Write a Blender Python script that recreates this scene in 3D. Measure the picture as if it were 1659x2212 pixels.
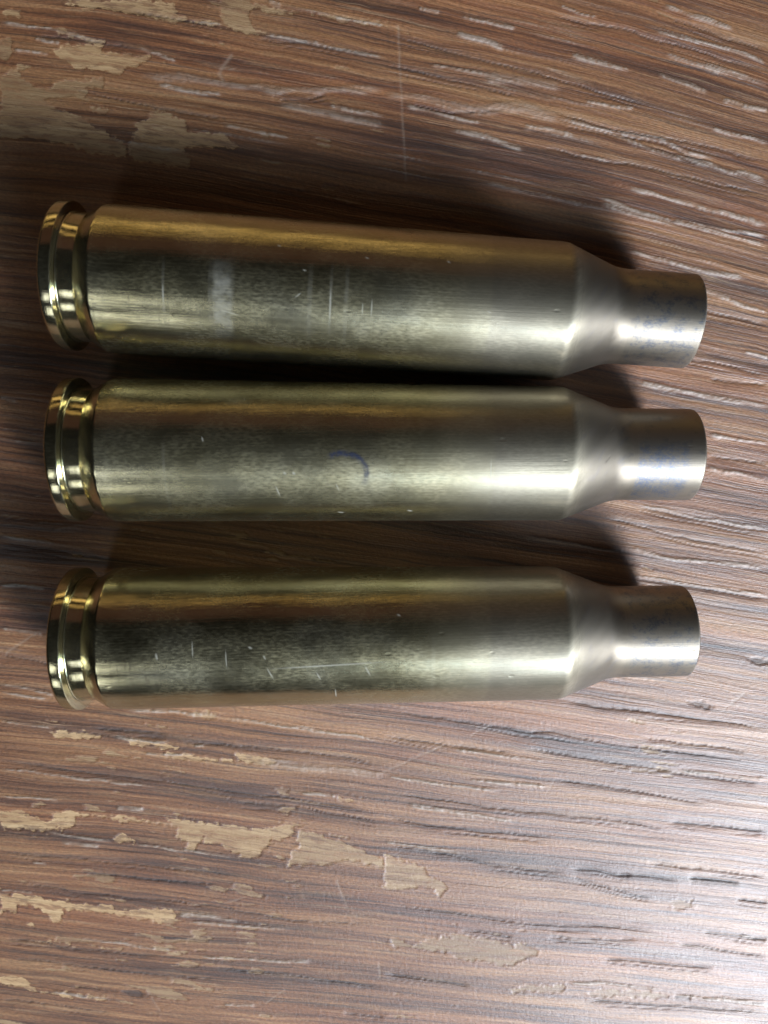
import bpy, bmesh, math, random
import numpy as np
from mathutils import Matrix, Vector

MM = 0.001
scene = bpy.context.scene
for o in list(bpy.data.objects):
    bpy.data.objects.remove(o)
C = scene.collection

# ------------------------------------------------------------------ camera
cam_d = bpy.data.cameras.new('camera')
cam = bpy.data.objects.new('camera', cam_d)
C.objects.link(cam)
cam_d.sensor_fit = 'HORIZONTAL'
cam_d.sensor_width = 36.0
cam_d.lens = 36.0 * 1729.0 / 1659.0
cam_d.clip_start = 0.002
cam_d.clip_end = 20.0
cx, cy, cz = (0.9999, 0.0008, 0.0142), (0.0, 0.9983, -0.0578), (-0.0142, 0.0578, 0.9982)
cam.matrix_world = Matrix(((cx[0], cy[0], cz[0], 0.0),
                           (cx[1], cy[1], cz[1], 0.0),
                           (cx[2], cy[2], cz[2], 73.9 * MM),
                           (0, 0, 0, 1)))
cam_d.dof.use_dof = True
cam_d.dof.focus_distance = 0.0715
cam_d.dof.aperture_fstop = 46.0
scene.camera = cam

# ------------------------------------------------------------------ exposure
vs = scene.view_settings
vs.view_transform = 'Standard'
vs.look = 'None'
vs.gamma = 1.0
vs.use_curve_mapping = False
vs.exposure = 0.12
scene.cycles.max_bounces = 6
scene.cycles.use_adaptive_sampling = True
scene.cycles.adaptive_threshold = 0.02

# ------------------------------------------------------------------ dim room light
world = bpy.data.worlds.new('World')
scene.world = world
world.use_nodes = True
bg = world.node_tree.nodes['Background']
bg.inputs['Color'].default_value = (0.050, 0.049, 0.046, 1)
bg.inputs['Strength'].default_value = 0.12


def area_lamp(name, loc, target, sx, sy, radiance, color):
    """A rectangular lamp; the power is set from the radiance it shows."""
    d = bpy.data.lights.new(name, 'AREA')
    d.shape = 'RECTANGLE'
    d.size, d.size_y = sx, sy
    d.energy = radiance * sx * sy * math.pi
    d.color = color
    o = bpy.data.objects.new(name, d)
    o.location = loc
    dirv = Vector(target) - Vector(loc)
    o.rotation_euler = dirv.to_track_quat('-Z', 'Y').to_euler()
    C.objects.link(o)
    return o


def lamp_dir(name, d, dist, sx, sy, radiance, color):
    v = Vector(d).normalized() * dist
    return area_lamp(name, v, (0, 0, 0), sx, sy, radiance, color)


# one window with a bar across it, low on the right, an added cool panel for wider sheen, a second window behind the viewer,
# added warm strips and a brown-red panel for the brass to mirror
lamp_dir('window_light', (1.00, -0.95, 1.0), 0.30, 0.066, 0.030, 92.0, (0.93, 0.95, 1.0))
lamp_dir('window_light', (1.00, -1.19, 0.94), 0.30, 0.066, 0.030, 92.0, (0.93, 0.95, 1.0))
lamp_dir('window_glow_light', (0.82, -1.02, 1.0), 0.38, 0.21, 0.17, 7.6, (0.48, 0.73, 1.0))
lamp_dir('far_window_light', (-0.42, -0.55, 0.68), 0.36, 0.050, 0.070, 3.0, (0.90, 0.97, 1.0))
lamp_dir('far_window_light', (-0.42, -0.84, 0.40), 0.36, 0.050, 0.070, 3.0, (0.90, 0.97, 1.0))
lamp_dir('warm_lamp_light', (-0.05, 1.0, 0.10), 0.45, 0.60, 0.045, 1.3, (1.0, 0.68, 0.28))
lamp_dir('warm_lamp_light', (-0.15, 1.0, 0.36), 0.45, 0.50, 0.030, 0.8, (1.0, 0.66, 0.26))
lamp_dir('brown_wall_light', (0.0, 1.0, 0.80), 0.45, 0.70, 0.20, 0.05, (1.0, 0.45, 0.33))

# ------------------------------------------------------------------ node helpers


class NT:
    def __init__(self, name):
        self.mat = bpy.data.materials.new(name)
        self.mat.use_nodes = True
        self.t = self.mat.node_tree
        self.n = self.t.nodes
        self.l = self.t.links
        self.bsdf = self.n['Principled BSDF']
        self.out = self.n['Material Output']

    def _in(self, sock, v):
        if hasattr(v, 'is_output'):
            self.l.new(v, sock)
        elif v is not None:
            if isinstance(v, tuple) and len(v) == 3 and sock.type == 'RGBA':
                v = v + (1.0,)
            sock.default_value = v

    def math(self, op, a, b=None, c=None, clamp=False):
        m = self.n.new('ShaderNodeMath')
        m.operation = op
        m.use_clamp = clamp
        for i, v in enumerate((a, b, c)):
            self._in(m.inputs[i], v)
        return m.outputs[0]

    def mul(self, a, b): return self.math('MULTIPLY', a, b)
    def add(self, a, b): return self.math('ADD', a, b)
    def sub(self, a, b): return self.math('SUBTRACT', a, b)

    def step(self, v, lo, hi, a=0.0, b=1.0):
        m = self.n.new('ShaderNodeMapRange')
        m.interpolation_type = 'SMOOTHSTEP'
        self._in(m.inputs[0], v)
        self._in(m.inputs[1], lo)
        self._in(m.inputs[2], hi)
        self._in(m.inputs[3], a)
        self._in(m.inputs[4], b)
        return m.outputs[0]

    def scale(self, vec, s, off=(0, 0, 0)):
        m = self.n.new('ShaderNodeMapping')
        self._in(m.inputs['Vector'], vec)
        m.inputs['Scale'].default_value = s
        m.inputs['Location'].default_value = off
        return m.outputs[0]

    def noise(self, vec, s, off=(0, 0, 0), detail=2.0, rough=0.5, dist=0.0):
        x = self.n.new('ShaderNodeTexNoise')
        self._in(x.inputs['Vector'], self.scale(vec, s, off))
        x.inputs['Scale'].default_value = 1.0
        x.inputs['Detail'].default_value = detail
        x.inputs['Roughness'].default_value = rough
        x.inputs['Distortion'].default_value = dist
        return x.outputs[0]

    def mix(self, f, a, b, blend='MIX'):
        m = self.n.new('ShaderNodeMix')
        m.data_type = 'RGBA'
        m.blend_type = blend
        self._in(m.inputs[0], f)
        self._in(m.inputs[6], a)
        self._in(m.inputs[7], b)
        return m.outputs[2]

    def attr(self, name):
        a = self.n.new('ShaderNodeAttribute')
        a.attribute_name = name
        return a.outputs['Fac']

    def ramp(self, f, stops):
        r = self.n.new('ShaderNodeValToRGB')
        e = r.color_ramp.elements
        while len(e) < len(stops):
            e.new(0.5)
        for k, (p, c) in enumerate(stops):
            e[k].position = p
            e[k].color = tuple(c) + (1.0,)
        self._in(r.inputs[0], f)
        return r.outputs[0]

    def bump(self, h, strength, dist, normal=None):
        b = self.n.new('ShaderNodeBump')
        b.inputs['Strength'].default_value = strength
        b.inputs['Distance'].default_value = dist
        self._in(b.inputs['Height'], h)
        if normal is not None:
            self._in(b.inputs['Normal'], normal)
        return b.outputs[0]

    def mark(self, uv, x0, y0, x1, y1, w):
        """1 on a short straight mark between two points of the uv plane, 0 away from it."""
        d = (x1 - x0, y1 - y0)
        ln = max(math.hypot(*d), 1e-3)
        m = self.n.new('ShaderNodeMapping')
        m.vector_type = 'TEXTURE'
        self._in(m.inputs['Vector'], uv)
        m.inputs['Location'].default_value = ((x0 + x1) / 2, (y0 + y1) / 2, 0)
        m.inputs['Rotation'].default_value = (0, 0, math.atan2(d[1], d[0]))
        m.inputs['Scale'].default_value = (ln / 2 + w, w, 1)
        v = self.n.new('ShaderNodeVectorMath')
        v.operation = 'LENGTH'
        self.l.new(m.outputs[0], v.inputs[0])
        return self.step(v.outputs['Value'], 0.35, 1.0, 1.0, 0.0)

    def uv(self):
        return self.n.new('ShaderNodeUVMap').outputs[0]

    def sep(self, v):
        s = self.n.new('ShaderNodeSeparateXYZ')
        self._in(s.inputs[0], v)
        return s.outputs


# ------------------------------------------------------------------ numpy noise
def _hash(i, j, seed):
    n = (i.astype(np.int64) * 374761393 + j.astype(np.int64) * 668265263 + seed * 982451653) & 0x7fffffff
    n = ((n ^ (n >> 13)) * 1274126177) & 0x7fffffff
    n = n ^ (n >> 16)
    return (n & 0xffff) / 65535.0


def vnoise(x, y, seed=0):
    i, j = np.floor(x), np.floor(y)
    fx, fy = x - i, y - j
    fx = fx * fx * (3 - 2 * fx)
    fy = fy * fy * (3 - 2 * fy)
    i, j = i.astype(np.int64), j.astype(np.int64)
    a, b = _hash(i, j, seed), _hash(i + 1, j, seed)
    c, d = _hash(i, j + 1, seed), _hash(i + 1, j + 1, seed)
    return (a + (b - a) * fx) * (1 - fy) + (c + (d - c) * fx) * fy


def fbm(x, y, seed=0, octaves=3, gain=0.5):
    s, a, t = 0.0, 1.0, 0.0
    for k in range(octaves):
        s = s + a * vnoise(x * 2 ** k, y * 2 ** k, seed + 17 * k)
        t += a
        a *= gain
    return s / t


def sstep(v, lo, hi):
    t = np.clip((v - lo) / (hi - lo), 0, 1)
    return t * t * (3 - 2 * t)


# ------------------------------------------------------------------ wear of the table top, in millimetres on its surface
# pale worn patches: (lightness, x, y, x, y, ...) outlines; the rest: (width, x, y, ...) lines
PALE_LINES = [
    (0.85, -33.2, 34.39, -31.95, 35.2, -31.53, 35.61, -30.5, 35.81, -30.3, 35.42, -31.44, 35.01, -31.35, 34.61, -30.54, 34.21, -30.44, 33.81, -28.7, 33.78, -28.28, 34.13, -27.04, 34.34, -25.71, 34.25, -25.6, 34.65, -24.16, 34.56, -24.08, 33.66, -25.62, 33.75, -25.53, 32.84, -25.03, 32.24, -23.6, 31.95, -23.4, 31.55, -24.23, 31.24, -25.05, 31.44, -25.54, 32.34, -26.46, 32.74, -27.28, 32.93, -28.52, 32.72, -29.34, 32.57, -29.45, 32.31, -28.33, 31.92, -27.11, 31.42, -25.88, 31.23, -25.07, 30.53, -24.25, 30.03, -23.23, 29.43, -22.52, 28.99, -22.01, 28.59, -22.13, 27.61, -25.12, 28, -29.22, 29.19, -33.33, 29.36),
    (0.85, -21.66, 30.65, -20.32, 30.76, -19.68, 31.78, -18.03, 31.49, -17.42, 30.88, -16.8, 30.69, -16.5, 30.08, -14.95, 29.89, -13.71, 29.8, -12.89, 29.29, -11.86, 28.69, -11.44, 28.29, -16.42, 28.66, -17.05, 28.15, -16.22, 27.65, -16.44, 26.63, -21.82, 27.21, -22, 28.83, -21.15, 30.05),
    (1, -33.04, 40.37, -31.3, 40.49, -31.22, 39.6, -32.44, 39.68, -32.84, 39.98),
    (1, -26.89, 41.22, -19.94, 41.28, -17.69, 40.9, -17.3, 39.91, -15.66, 39.63, -13.6, 39.45, -13.51, 39.11, -15.87, 39.33, -18.74, 39.6, -22.82, 40.26, -25.89, 40.53, -27.31, 40.92),
    (0.8, -13.58, 41.93, -11.32, 41.95, -10.71, 40.96, -8.86, 40.68, -7.83, 40.49, -3.92, 40.23, 1.02, 39.47, 1.02, 38.97, -4.33, 39.92, -10.71, 40.57, -11.13, 39.96, -10.93, 39.37, -10.32, 38.87, -9.7, 38.58, -10.12, 38.28, -12.58, 38.76, -13.51, 39.05),
    (1.1, -27.9, 37.23, -26.36, 37.45, -23.9, 37.36, -24.12, 36.96, -22.28, 36.58, -20.02, 36.5, -18.79, 35.9, -17.56, 35.81, -20.03, 35.9, -20.86, 35.49, -22.09, 35.28, -22, 34.98, -23.95, 35.06, -26.4, 35.45, -28.23, 36.43, -28.42, 36.93),
    (0.9, -28.17, 38.83, -26.54, 38.54, -24.51, 37.96, -22.87, 37.67, -23.29, 37.37, -25.95, 37.75, -27.98, 38.33),
    (0.7, -33.52, 37.59, -32.29, 37.8, -31.91, 36.6, -32.74, 36, -33.56, 36.19),
    (0.9, 1.02, 39.57, 2.27, 39.28, 3.3, 38.69, 4.34, 38.45, 3.09, 38.48, 1.02, 39.07),
    (1.2, -34.98, -32.35, -32.82, -32.47, -31.75, -32.81, -30.68, -33.26, -30.02, -32.82, -28.71, -32.49, -26.98, -32.5, -25.47, -32.84, -23.74, -33.08, -22.01, -33.31, -19.85, -33.66, -19.74, -33.84, -22.02, -33.64, -24.62, -33.41, -26.35, -33.13, -27.86, -33.05, -27.99, -34.06, -29.19, -34.27, -30.71, -34.49, -31.79, -34.48, -33.73, -34.25, -35.02, -34.02),
    (1, -19.51, -33.1, -18.1, -33.22, -16.37, -33.56, -14.84, -33.68, -13.32, -33.92, -11.58, -34.15, -10.05, -34.27, -8.96, -34.05, -7.43, -34.17, -7.22, -34.85, -8.53, -35.29, -9.19, -35.29, -9.74, -35.51, -10.07, -36.4, -11.17, -37.07, -12.26, -36.95, -12.91, -36.61, -13.78, -36.38, -14.65, -35.7, -15.85, -35.58, -15.95, -35.02, -16.84, -36.36, -17.71, -36.36, -17.7, -35.46, -18.46, -35.23, -18.55, -34.33),
    (0.8, -7.11, -34.4, -5.69, -34.75, -3.5, -35.1, -2.63, -35.32, -2.41, -35.66, 1.08, -37.15, 1.08, -38.28, -0.22, -37.82, -2.41, -37.58, -3.51, -37.68, -7.89, -37.88, -8.11, -37.54, -7.01, -35.75),
    (0.8, 1.09, -36.7, 2.41, -37.38, 4.83, -38.08, 5.49, -38.99, 6.37, -39.33, 7.04, -40.13, 6.38, -40.92, 5.72, -40.35, 4.61, -39.89, 3.29, -40.33, 1.09, -40.09),
    (1.3, -35.19, -40.4, -33.02, -40.53, -29.99, -41, -26.95, -41.48, -24.34, -41.83, -21.28, -41.97, -18.88, -41.99, -18.67, -42.44, -18.79, -43.23, -20.21, -43.34, -22.17, -42.98, -24.35, -42.51, -26.53, -42.27, -29.36, -42.02, -29.61, -43.49, -30.59, -43.26, -31, -42.35, -32.4, -41.55, -33.49, -41.65, -33.72, -42.1, -34.91, -42.1, -35.27, -43.22),
    (1.2, -32.76, -43.13, -32.11, -43.13, -32.06, -43.7, -32.73, -43.74),
    (1.3, -30.16, -24.95, -29.19, -24.78, -27.69, -24.92, -26.18, -25.08, -24.47, -25.31, -25.33, -25.57, -27.7, -25.58, -29.64, -25.55),
    (1.2, -22.96, -25.69, -21.88, -25.58, -19.73, -25.95, -18.22, -26.44, -19.31, -26.59, -21.03, -26.38, -22.76, -26.26),
    (1.2, -19.31, -26.77, -16.94, -27.22, -14.56, -27.45, -13.26, -27.57, -13.04, -27.95, -15.43, -27.71, -17.81, -27.48, -19.1, -27.25),
    (1.1, -12.82, -27.01, -11.09, -27.24, -8.92, -27.7, -9.36, -28.14, -11.96, -27.91, -12.61, -27.46),
    (1.2, -24.43, -35.2, -23.78, -34.82, -22.7, -35.21, -22.48, -35.54, -23.79, -35.69),
    (1.3, -35.52, -48.44, -33.67, -48.73, -33.02, -49.2, -32.38, -49.66, -31.51, -49.99, -28.88, -50.24, -25.16, -50.64, -25.17, -50.98, -28.89, -50.6, -32.17, -50.12, -34.13, -49.6, -35.54, -49.24),
    (1.2, -3.49, -31.06, -1.75, -31.3, -1.53, -31.97, -3.27, -31.73),
    (1.2, -32.7, -45.17, -30.95, -44.98, -28.99, -44.93, -28.78, -45.47, -30.96, -45.39),
    (1, -27.25, -45.37, -23.76, -45.85, -23.98, -46.08, -26.17, -45.88),
    (0.9, -17.1, -22.91, -15.37, -23.03, -14.08, -23.36, -15.38, -23.65, -16.67, -23.36),
    (0.5, 1.54, -44.87, 3.97, -45.57, 6.62, -45.02, 8.39, -44.69, 10.39, -45.17, 13.05, -45.53, 13.5, -45.99, 14.17, -45.65, 15.5, -46.01, 15.95, -46.24, 15.29, -47.04, 13.52, -47.83, 10.41, -47.46, 8.41, -47.21, 6.63, -46.51, 3.31, -46.25, 1.54, -45.78),
    (0.55, 13.21, -50.24, 14.43, -49.79, 16.66, -49.81, 18.44, -49.48, 18.68, -50.52, 17.12, -50.74, 13.55, -50.59),
    (0.55, 20.47, -50.54, 22.25, -50.27, 26.73, -50.59, 28.98, -51.07, 27.42, -51.45, 24.5, -51.2, 20.7, -51.05),
    (0.55, 28.44, -41.64, 30.56, -41.55, 30.91, -42.46, 28.8, -42.56),
]
GROOVE_LINES = [
    (0.7, 1.02, 38.47, 8.29, 36.72, 15.6, 34.96, 19.8, 33.78, 26.11, 32.2),
    (0.8, 15.53, 40.19, 21.79, 39.24, 27.04, 37.87, 35.68, 35.52),
    (0.7, 14.41, 29.06, 18.2, 28.07, 24.11, 27.08, 28.35, 26.28, 36, 24.47),
    (0.6, 1.03, 35.86, 9.35, 34.1, 13.53, 32.92),
    (0.7, 15.64, 31.92, 21.95, 30.34, 28.28, 29.36, 35.91, 27.56),
    (0.5, 26.37, 40.08, 32.27, 38.32, 35.63, 37.44),
    (0.6, -10.53, 38.07, -5.37, 37.61, 1.02, 36.56),
    (0.5, -21.8, 40.37, -16.68, 39.62, -13.51, 39.05),
    (0.6, -27.06, 33.64, -18.85, 31.88, -12.66, 30.92),
    (0.6, -30.03, 38.21, -24.92, 37.66, -20.83, 36.99),
    (0.5, -8.5, 32.76, -5.4, 32.89, -3.94, 33.3),
    (0.6, 3.11, 32.44, 7.28, 31.66, 9.78, 31.78, 11.87, 32.1),
    (0.6, 16.91, 30.71, 21.96, 29.83, 26.18, 29.14, 28.95, 27.93, 31.06, 27.73),
    (0.6, 26.58, 10.17, 30.87, 9.55, 36.46, 8.3),
    (0.6, 29.69, 14.38, 36.33, 12.94),
    (0.7, 30.91, 7.99, 36.49, 7.41),
    (0.8, 24.49, -3.76, 29.06, -4.79, 33.41, -5.66, 36.88, -6.09),
    (0.9, 21.49, -4.84, 25.83, -5.92, 30.19, -7, 36.93, -8.09),
    (0.9, 23.97, -10.47, 29.2, -11.23, 37.06, -12.45),
    (0.7, 13.96, -6.34, 22.62, -7.97, 24.36, -8.3),
    (0.7, 31.08, 0.97, 36.7, 0.11),
    (0.6, -34.31, -7.18, -30.08, -7.82, -23.73, -8.69),
    (0.6, -34.58, -17.53, -30.76, -18.3, -29.69, -18.42),
    (0.6, -30.47, -24.43, -24.04, -25.34, -19.07, -25.47),
    (1, -34.85, -27.58, -28.41, -28.61, -24.1, -29.07, -19.35, -29.65, -13.29, -30.68, -7.85, -31.26, -2.4, -32.19, 1.07, -32.99),
    (1.1, 1.08, -32.99, 4.37, -33.79, 9.43, -34.61, 12.95, -34.97, 17.36, -35.22),
    (0.8, -26.17, -24.53, -19.07, -25.11),
    (0.8, -18.43, -25.77, -12.16, -26.24, -6.74, -26.82, 1.07, -27.96),
    (1.1, 1.08, -22.76, 5.43, -23.66, 10.22, -24.23, 13.29, -24.91, 16.79, -25.14, 22.95, -26.28, 29.56, -27.2, 36.2, -27.9),
    (1.1, 17.62, -21.93, 22.89, -22.95, 29.48, -23.64, 37.41, -24.78),
    (0.9, 1.08, -25.3, 6.53, -26.32, 13.31, -27.02),
    (0.8, 14.18, -26.58, 19.67, -27.49, 22.98, -28.06, 29.61, -29.21, 36.26, -30.14),
    (1.1, 1.08, -30.64, 5.46, -31.44, 9.85, -32.14, 14.25, -32.72, 18.66, -33.2, 24.4, -33.79, 28.63, -34.72),
    (1.1, 27.94, -33.81, 31.94, -34.17, 37.7, -34.77),
    (0.7, 16.85, -29.6, 20.81, -30.18, 27.45, -31.22, 31.89, -32.14),
    (1, 1.09, -35.8, 7.68, -36.97, 11.66, -38.01, 15.19, -38.37, 18.74, -38.73),
    (2, 18.51, -38.39, 21.39, -38.52, 23.17, -38.99, 25.39, -39, 29.4, -39.6),
    (1.6, 30.06, -39.38, 32.51, -39.51, 35.19, -39.87),
    (1.1, 1.09, -41.56, 5.5, -42.28, 10.37, -43.11, 15.26, -43.83, 24.15, -44.24, 27.73, -44.73),
    (0.9, 29.09, -45.77, 33.36, -46.49, 38.05, -47.11),
    (1.7, 21.75, -47.21, 25.55, -47.47, 30.04, -48.08, 32.95, -48.34),
    (1.4, 19.59, -51.45, 23.39, -51.6, 30.13, -52.13, 38.22, -52.78),
    (1.1, 1.1, -48.53, 4.64, -49.13, 9.54, -49.98),
    (1, 34.79, -41.46, 37.9, -41.83),
    (1.1, 31.52, -44.76, 38.01, -45.5),
    (0.9, -35.08, -36.25, -30.76, -36.84, -25.34, -37.32, -19.91, -37.92, -12.06, -38.87),
    (1, -28.19, -38.31, -24.28, -38.68, -20.8, -39.26, -16.66, -39.52, -13.82, -39.87),
    (0.9, -35.16, -39.16, -29.75, -39.88, -28.02, -40.45, -23.23, -40.82, -18.65, -41.31, -13.84, -42.02, -7.92, -43.2, 1.08, -43.72),
    (0.9, -35.31, -44.92, -31.4, -45.18, -28.13, -45.89, -24.86, -46.25, -20.04, -46.52),
    (1.1, -15.44, -47.81, -10.16, -48.2, -4.65, -49.17, 1.09, -49.9),
    (0.6, -35.36, -46.62, -28.82, -47.36, -20.07, -48.58, -13.48, -49.09),
    (0.7, -35.47, -50.73, -31.1, -51.23, -24.54, -52.43),
    (0.7, -2.88, -52.4, 1.09, -52.79),
    (0.6, -13.3, -31.68, -6.77, -32.16, 1.08, -33.77),
    (0.7, 18.74, -39.07, 23.2, -40.47, 26.77, -41.29),
    (0.8, 22.63, -33.67, 27.51, -34.38),
    (0.7, 8.39, -44.24, 13.49, -45.08),
    (0.6, 16.6, -44.99, 25.51, -45.51),
    (0.7, 26.03, -37.76, 32.04, -38.48, 37.83, -39.2),
    (1.2, 34.44, -45.12, 38.01, -45.57),
    (1.1, 28.99, -51.19, 30.78, -51.32),
    (0.6, 29.16, -28.76, 32.93, -29.45, 36.7, -30.15),
    (0.6, 25.13, -25.62, 31.75, -26.43, 35.74, -27.12),
]
RIDGE_LINES = [
    (2.6, 7.85, 40.13, 10.34, 39.71, 12.84, 39.17),
    (3.5, 7.45, 38.72, 9.32, 38.23, 11.82, 37.45),
    (2, 5.18, 35.89, 9.34, 35.11, 11.01, 34.82),
    (5, 9.76, 34.92, 13.52, 34.54, 16.86, 34.06),
    (2.6, 17.66, 36.79, 20.38, 36.21, 23.11, 35.62),
    (1.7, 19.18, 32.96, 21.49, 32.47, 23.6, 32.18),
    (1.5, 16.77, 41, 20.11, 40.13),
    (2.6, 25.93, 41.08, 29.71, 40.21, 32.45, 39.23),
    (2.2, 25.14, 39.07, 29.13, 38.09, 32.29, 37.41, 35.47, 36.32),
    (3.4, 26.22, 37.06, 29.17, 36.28, 32.34, 35.49, 35.72, 34.3),
    (2, 25.63, 35.24, 28.16, 34.55, 30.28, 33.75),
    (2.2, 31.56, 33.05, 35.78, 32.06),
    (2.2, 30.57, 30.49, 32.91, 29.9, 35.86, 29.3),
    (2.6, 21.11, 30.02, 25.13, 28.72, 29.38, 27.52, 35.96, 25.91),
    (3.4, 6.87, 30.13, 10.43, 29.55, 13.58, 28.45),
    (3, 13.56, 30.59, 16.08, 30.19, 18.18, 29.7),
    (1.7, 18.62, 28.17, 21.16, 27.57),
    (3, 22.88, 25.43, 26.28, 24.42, 30.53, 23.41, 36.07, 21.99),
    (2.6, 20.59, 23.77, 23.77, 22.96, 27.39, 21.95),
    (1.6, 27.17, 22.46, 30.57, 21.76, 36.1, 20.95),
    (2, 4.12, 40.89, 5.99, 40.51),
    (4, -20.87, 34.79, -17.58, 34.61, -13.66, 34.24, -9.53, 33.66, -5.39, 33.69, -2.28, 33.86, 1.02, 33.74),
    (4.5, 1.03, 33.44, 3.73, 33.15, 6.44, 32.46, 8.95, 31.98, 11.45, 32.2, 13.54, 32.27, 16.9, 31.32),
    (2.4, 16.9, 31.32, 19.85, 30.53, 24.06, 29.74, 26.17, 29.44, 28.3, 28.44, 31.06, 27.84),
    (2, 2.9, 32.24, 6.24, 31.55, 9.79, 30.86),
    (2, -19.23, 33.99, -16.77, 33.61, -13.47, 33.17),
    (4, -8.51, 32.36, -4.36, 31.68, 1.02, 30.6),
    (2, -3.95, 32.29, 1.02, 31.41),
    (1.6, -20.83, 37.29, -17.56, 35.91),
    (1.8, -33.07, 39.28, -30.42, 38.91, -26.96, 38.44, -23.9, 37.56),
    (1.8, -30.03, 38.01, -27.79, 37.53),
    (1.8, -31.9, 36.9, -28.84, 36.53),
    (1.8, -9.91, 38.48, -5.37, 37.71, -2.28, 37.04, 1.02, 36.46),
    (2, -13.5, 30.51, -9.56, 29.82, -7.49, 29.53),
    (1.5, -15.66, 39.43, -13.5, 39.19),
    (2.4, -9.27, 41.28, -8.14, 40.89),
    (1.6, -3.51, 39.93, 1.02, 39.17),
    (2.6, 23.2, 19.57, 26.39, 18.85, 30.67, 17.73, 34.1, 17.12),
    (2.2, 31.36, 15.64, 36.3, 13.99),
    (1.8, 34.27, 10.61, 36.41, 9.99),
    (2.6, 24.06, 7.84, 28.79, 6.8, 36.55, 5.43),
    (2, 20.58, 24.31, 24.83, 22.88, 27.38, 22.28),
    (2.2, 26.96, 22.28, 30.58, 21.47, 36.13, 20.04),
    (2, 31.03, 2.89, 36.64, 2.15),
    (2, 31.11, -0.11, 36.33, -1.28),
    (2.4, 23.05, -7.43, 28.06, -8.69, 36.97, -9.5),
    (1.6, 24.49, -3.54, 29.05, -4.58, 33.4, -5.38, 36.87, -5.88),
    (1.6, 23.97, -10.25, 29.2, -11.02, 37.05, -12.18),
    (2, -33.95, 6.16, -32.49, 6),
    (2, -34.29, -6.43, -32.18, -6.65, -30.07, -7.07, -25.84, -7.87),
    (1.6, -34.41, -10.93, -30.17, -11.31),
    (1.7, -34.41, -10.93, -32.29, -11.11, -30.17, -11.28),
    (2, -34.52, -15.04, -30.69, -15.59),
    (2, -34.66, -20.36, -32.31, -20.7, -29.76, -21.47),
    (1.8, -34.75, -23.79, -32.4, -24.07, -30.04, -24.41),
    (2, -34.68, -20.99, -32.54, -21.39, -30.41, -21.77),
    (2.2, -23.13, -22.78, -19.68, -22.97, -17.53, -23.07, -14.08, -23.52),
    (2.2, -14.08, -23.52, -7.81, -24.49, -3.48, -25.06, 0.66, -25.85),
    (1.8, -34.87, -28.35, -27.35, -29.28, -20.23, -30.13),
    (1.8, -34.94, -30.9, -29.56, -31.42),
    (2, -29.43, -35.39, -25.75, -35.81),
    (2, -17.8, -43.35, -13.42, -43.61, -7.93, -44.11),
    (1.8, -28.11, -44.86, -21.34, -45.71, -18.72, -45.96),
    (1.8, -16.53, -46.66, -11.25, -47.05, -5.74, -47.44),
    (1.7, -30.64, -50.15, -25.16, -50.77),
    (2.2, -14.38, -51.38, -11.29, -51.68),
    (3, -18.45, -42.49, -15.6, -42.8, -12.98, -43.16),
    (2, -6.76, -30.82, -3.49, -31.17),
    (1.6, -32.08, -37.39, -30.78, -37.51),
    (4, -11.09, -27.8, -6.75, -28.26, -2.4, -28.73, 1.07, -29.08),
    (2.4, -24.16, -32.07, -21.56, -32.31),
    (1.8, -24.47, -25.31, -22.96, -25.65, -19.3, -25.93),
    (1.6, -21.47, -26.87, -16.93, -27.11),
    (1.4, -30.71, -34.38, -27.47, -34.95, -24.66, -35.42),
    (1.5, -22.49, -35.65, -17.71, -36.36, -13.35, -37.06),
    (2.4, -16.71, -26.33, -15.84, -26.23),
    (1.8, -35.18, -40.06, -33.89, -40.19, -32.15, -40.31),
    (3.4, 3.27, -31.99, 5.9, -32.46, 8.76, -32.92, 13.38, -33.62),
    (2, 29.16, -28.88, 32.92, -29.23, 37.56, -29.81),
    (2.4, 1.09, -35.57, 4.38, -36.16, 8.78, -36.86),
    (1.8, 1.08, -29.3, 5.45, -29.88, 12.03, -30.7),
    (1.8, 8.95, -29.67, 16.42, -30.27),
    (2.2, 28.98, -51.07, 33.48, -51.46, 38.19, -51.97),
    (2, 18.89, -49.6, 23.36, -49.87, 27.85, -50.37),
    (2, 35.33, -45.13, 38.02, -45.73),
    (1.8, 7.62, -26.77, 10.9, -27.23, 16.39, -27.81),
]
SCRATCH_LINES = [
    (0.5, 2.31, 39.08, 2.59, 33.45, 3.02, 25.73),
    (0.55, 1.08, -28.86, 3.7, -27.64, 6.53, -26.43),
    (0.5, 9.36, -25.45, 10.88, -24.45),
    (0.6, 33.2, -22.98, 34.06, -22.32, 35.14, -21.48),
    (0.5, -33.94, -17.43, -32.63, -16.45, -31.34, -15.69),
    (0.4, 0.67, -47.61, 0.67, -48.98),
    (0.35, -21.41, -49.94, -20.34, -52.01),
    (0.35, -10.19, -51.41, -8.41, -50.05),
    (0.8, -12.61, 36.55, -13.44, 35.54, -13.76, 34.94, -13.35, 34.34),
    (0.4, 16.43, -31.17, 17.18, -29.83),
    (0.5, -3.4, -39.38, -2.42, -41.88),
    (0.35, -14.28, -41.57, -12.08, -40.9),
]

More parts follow.
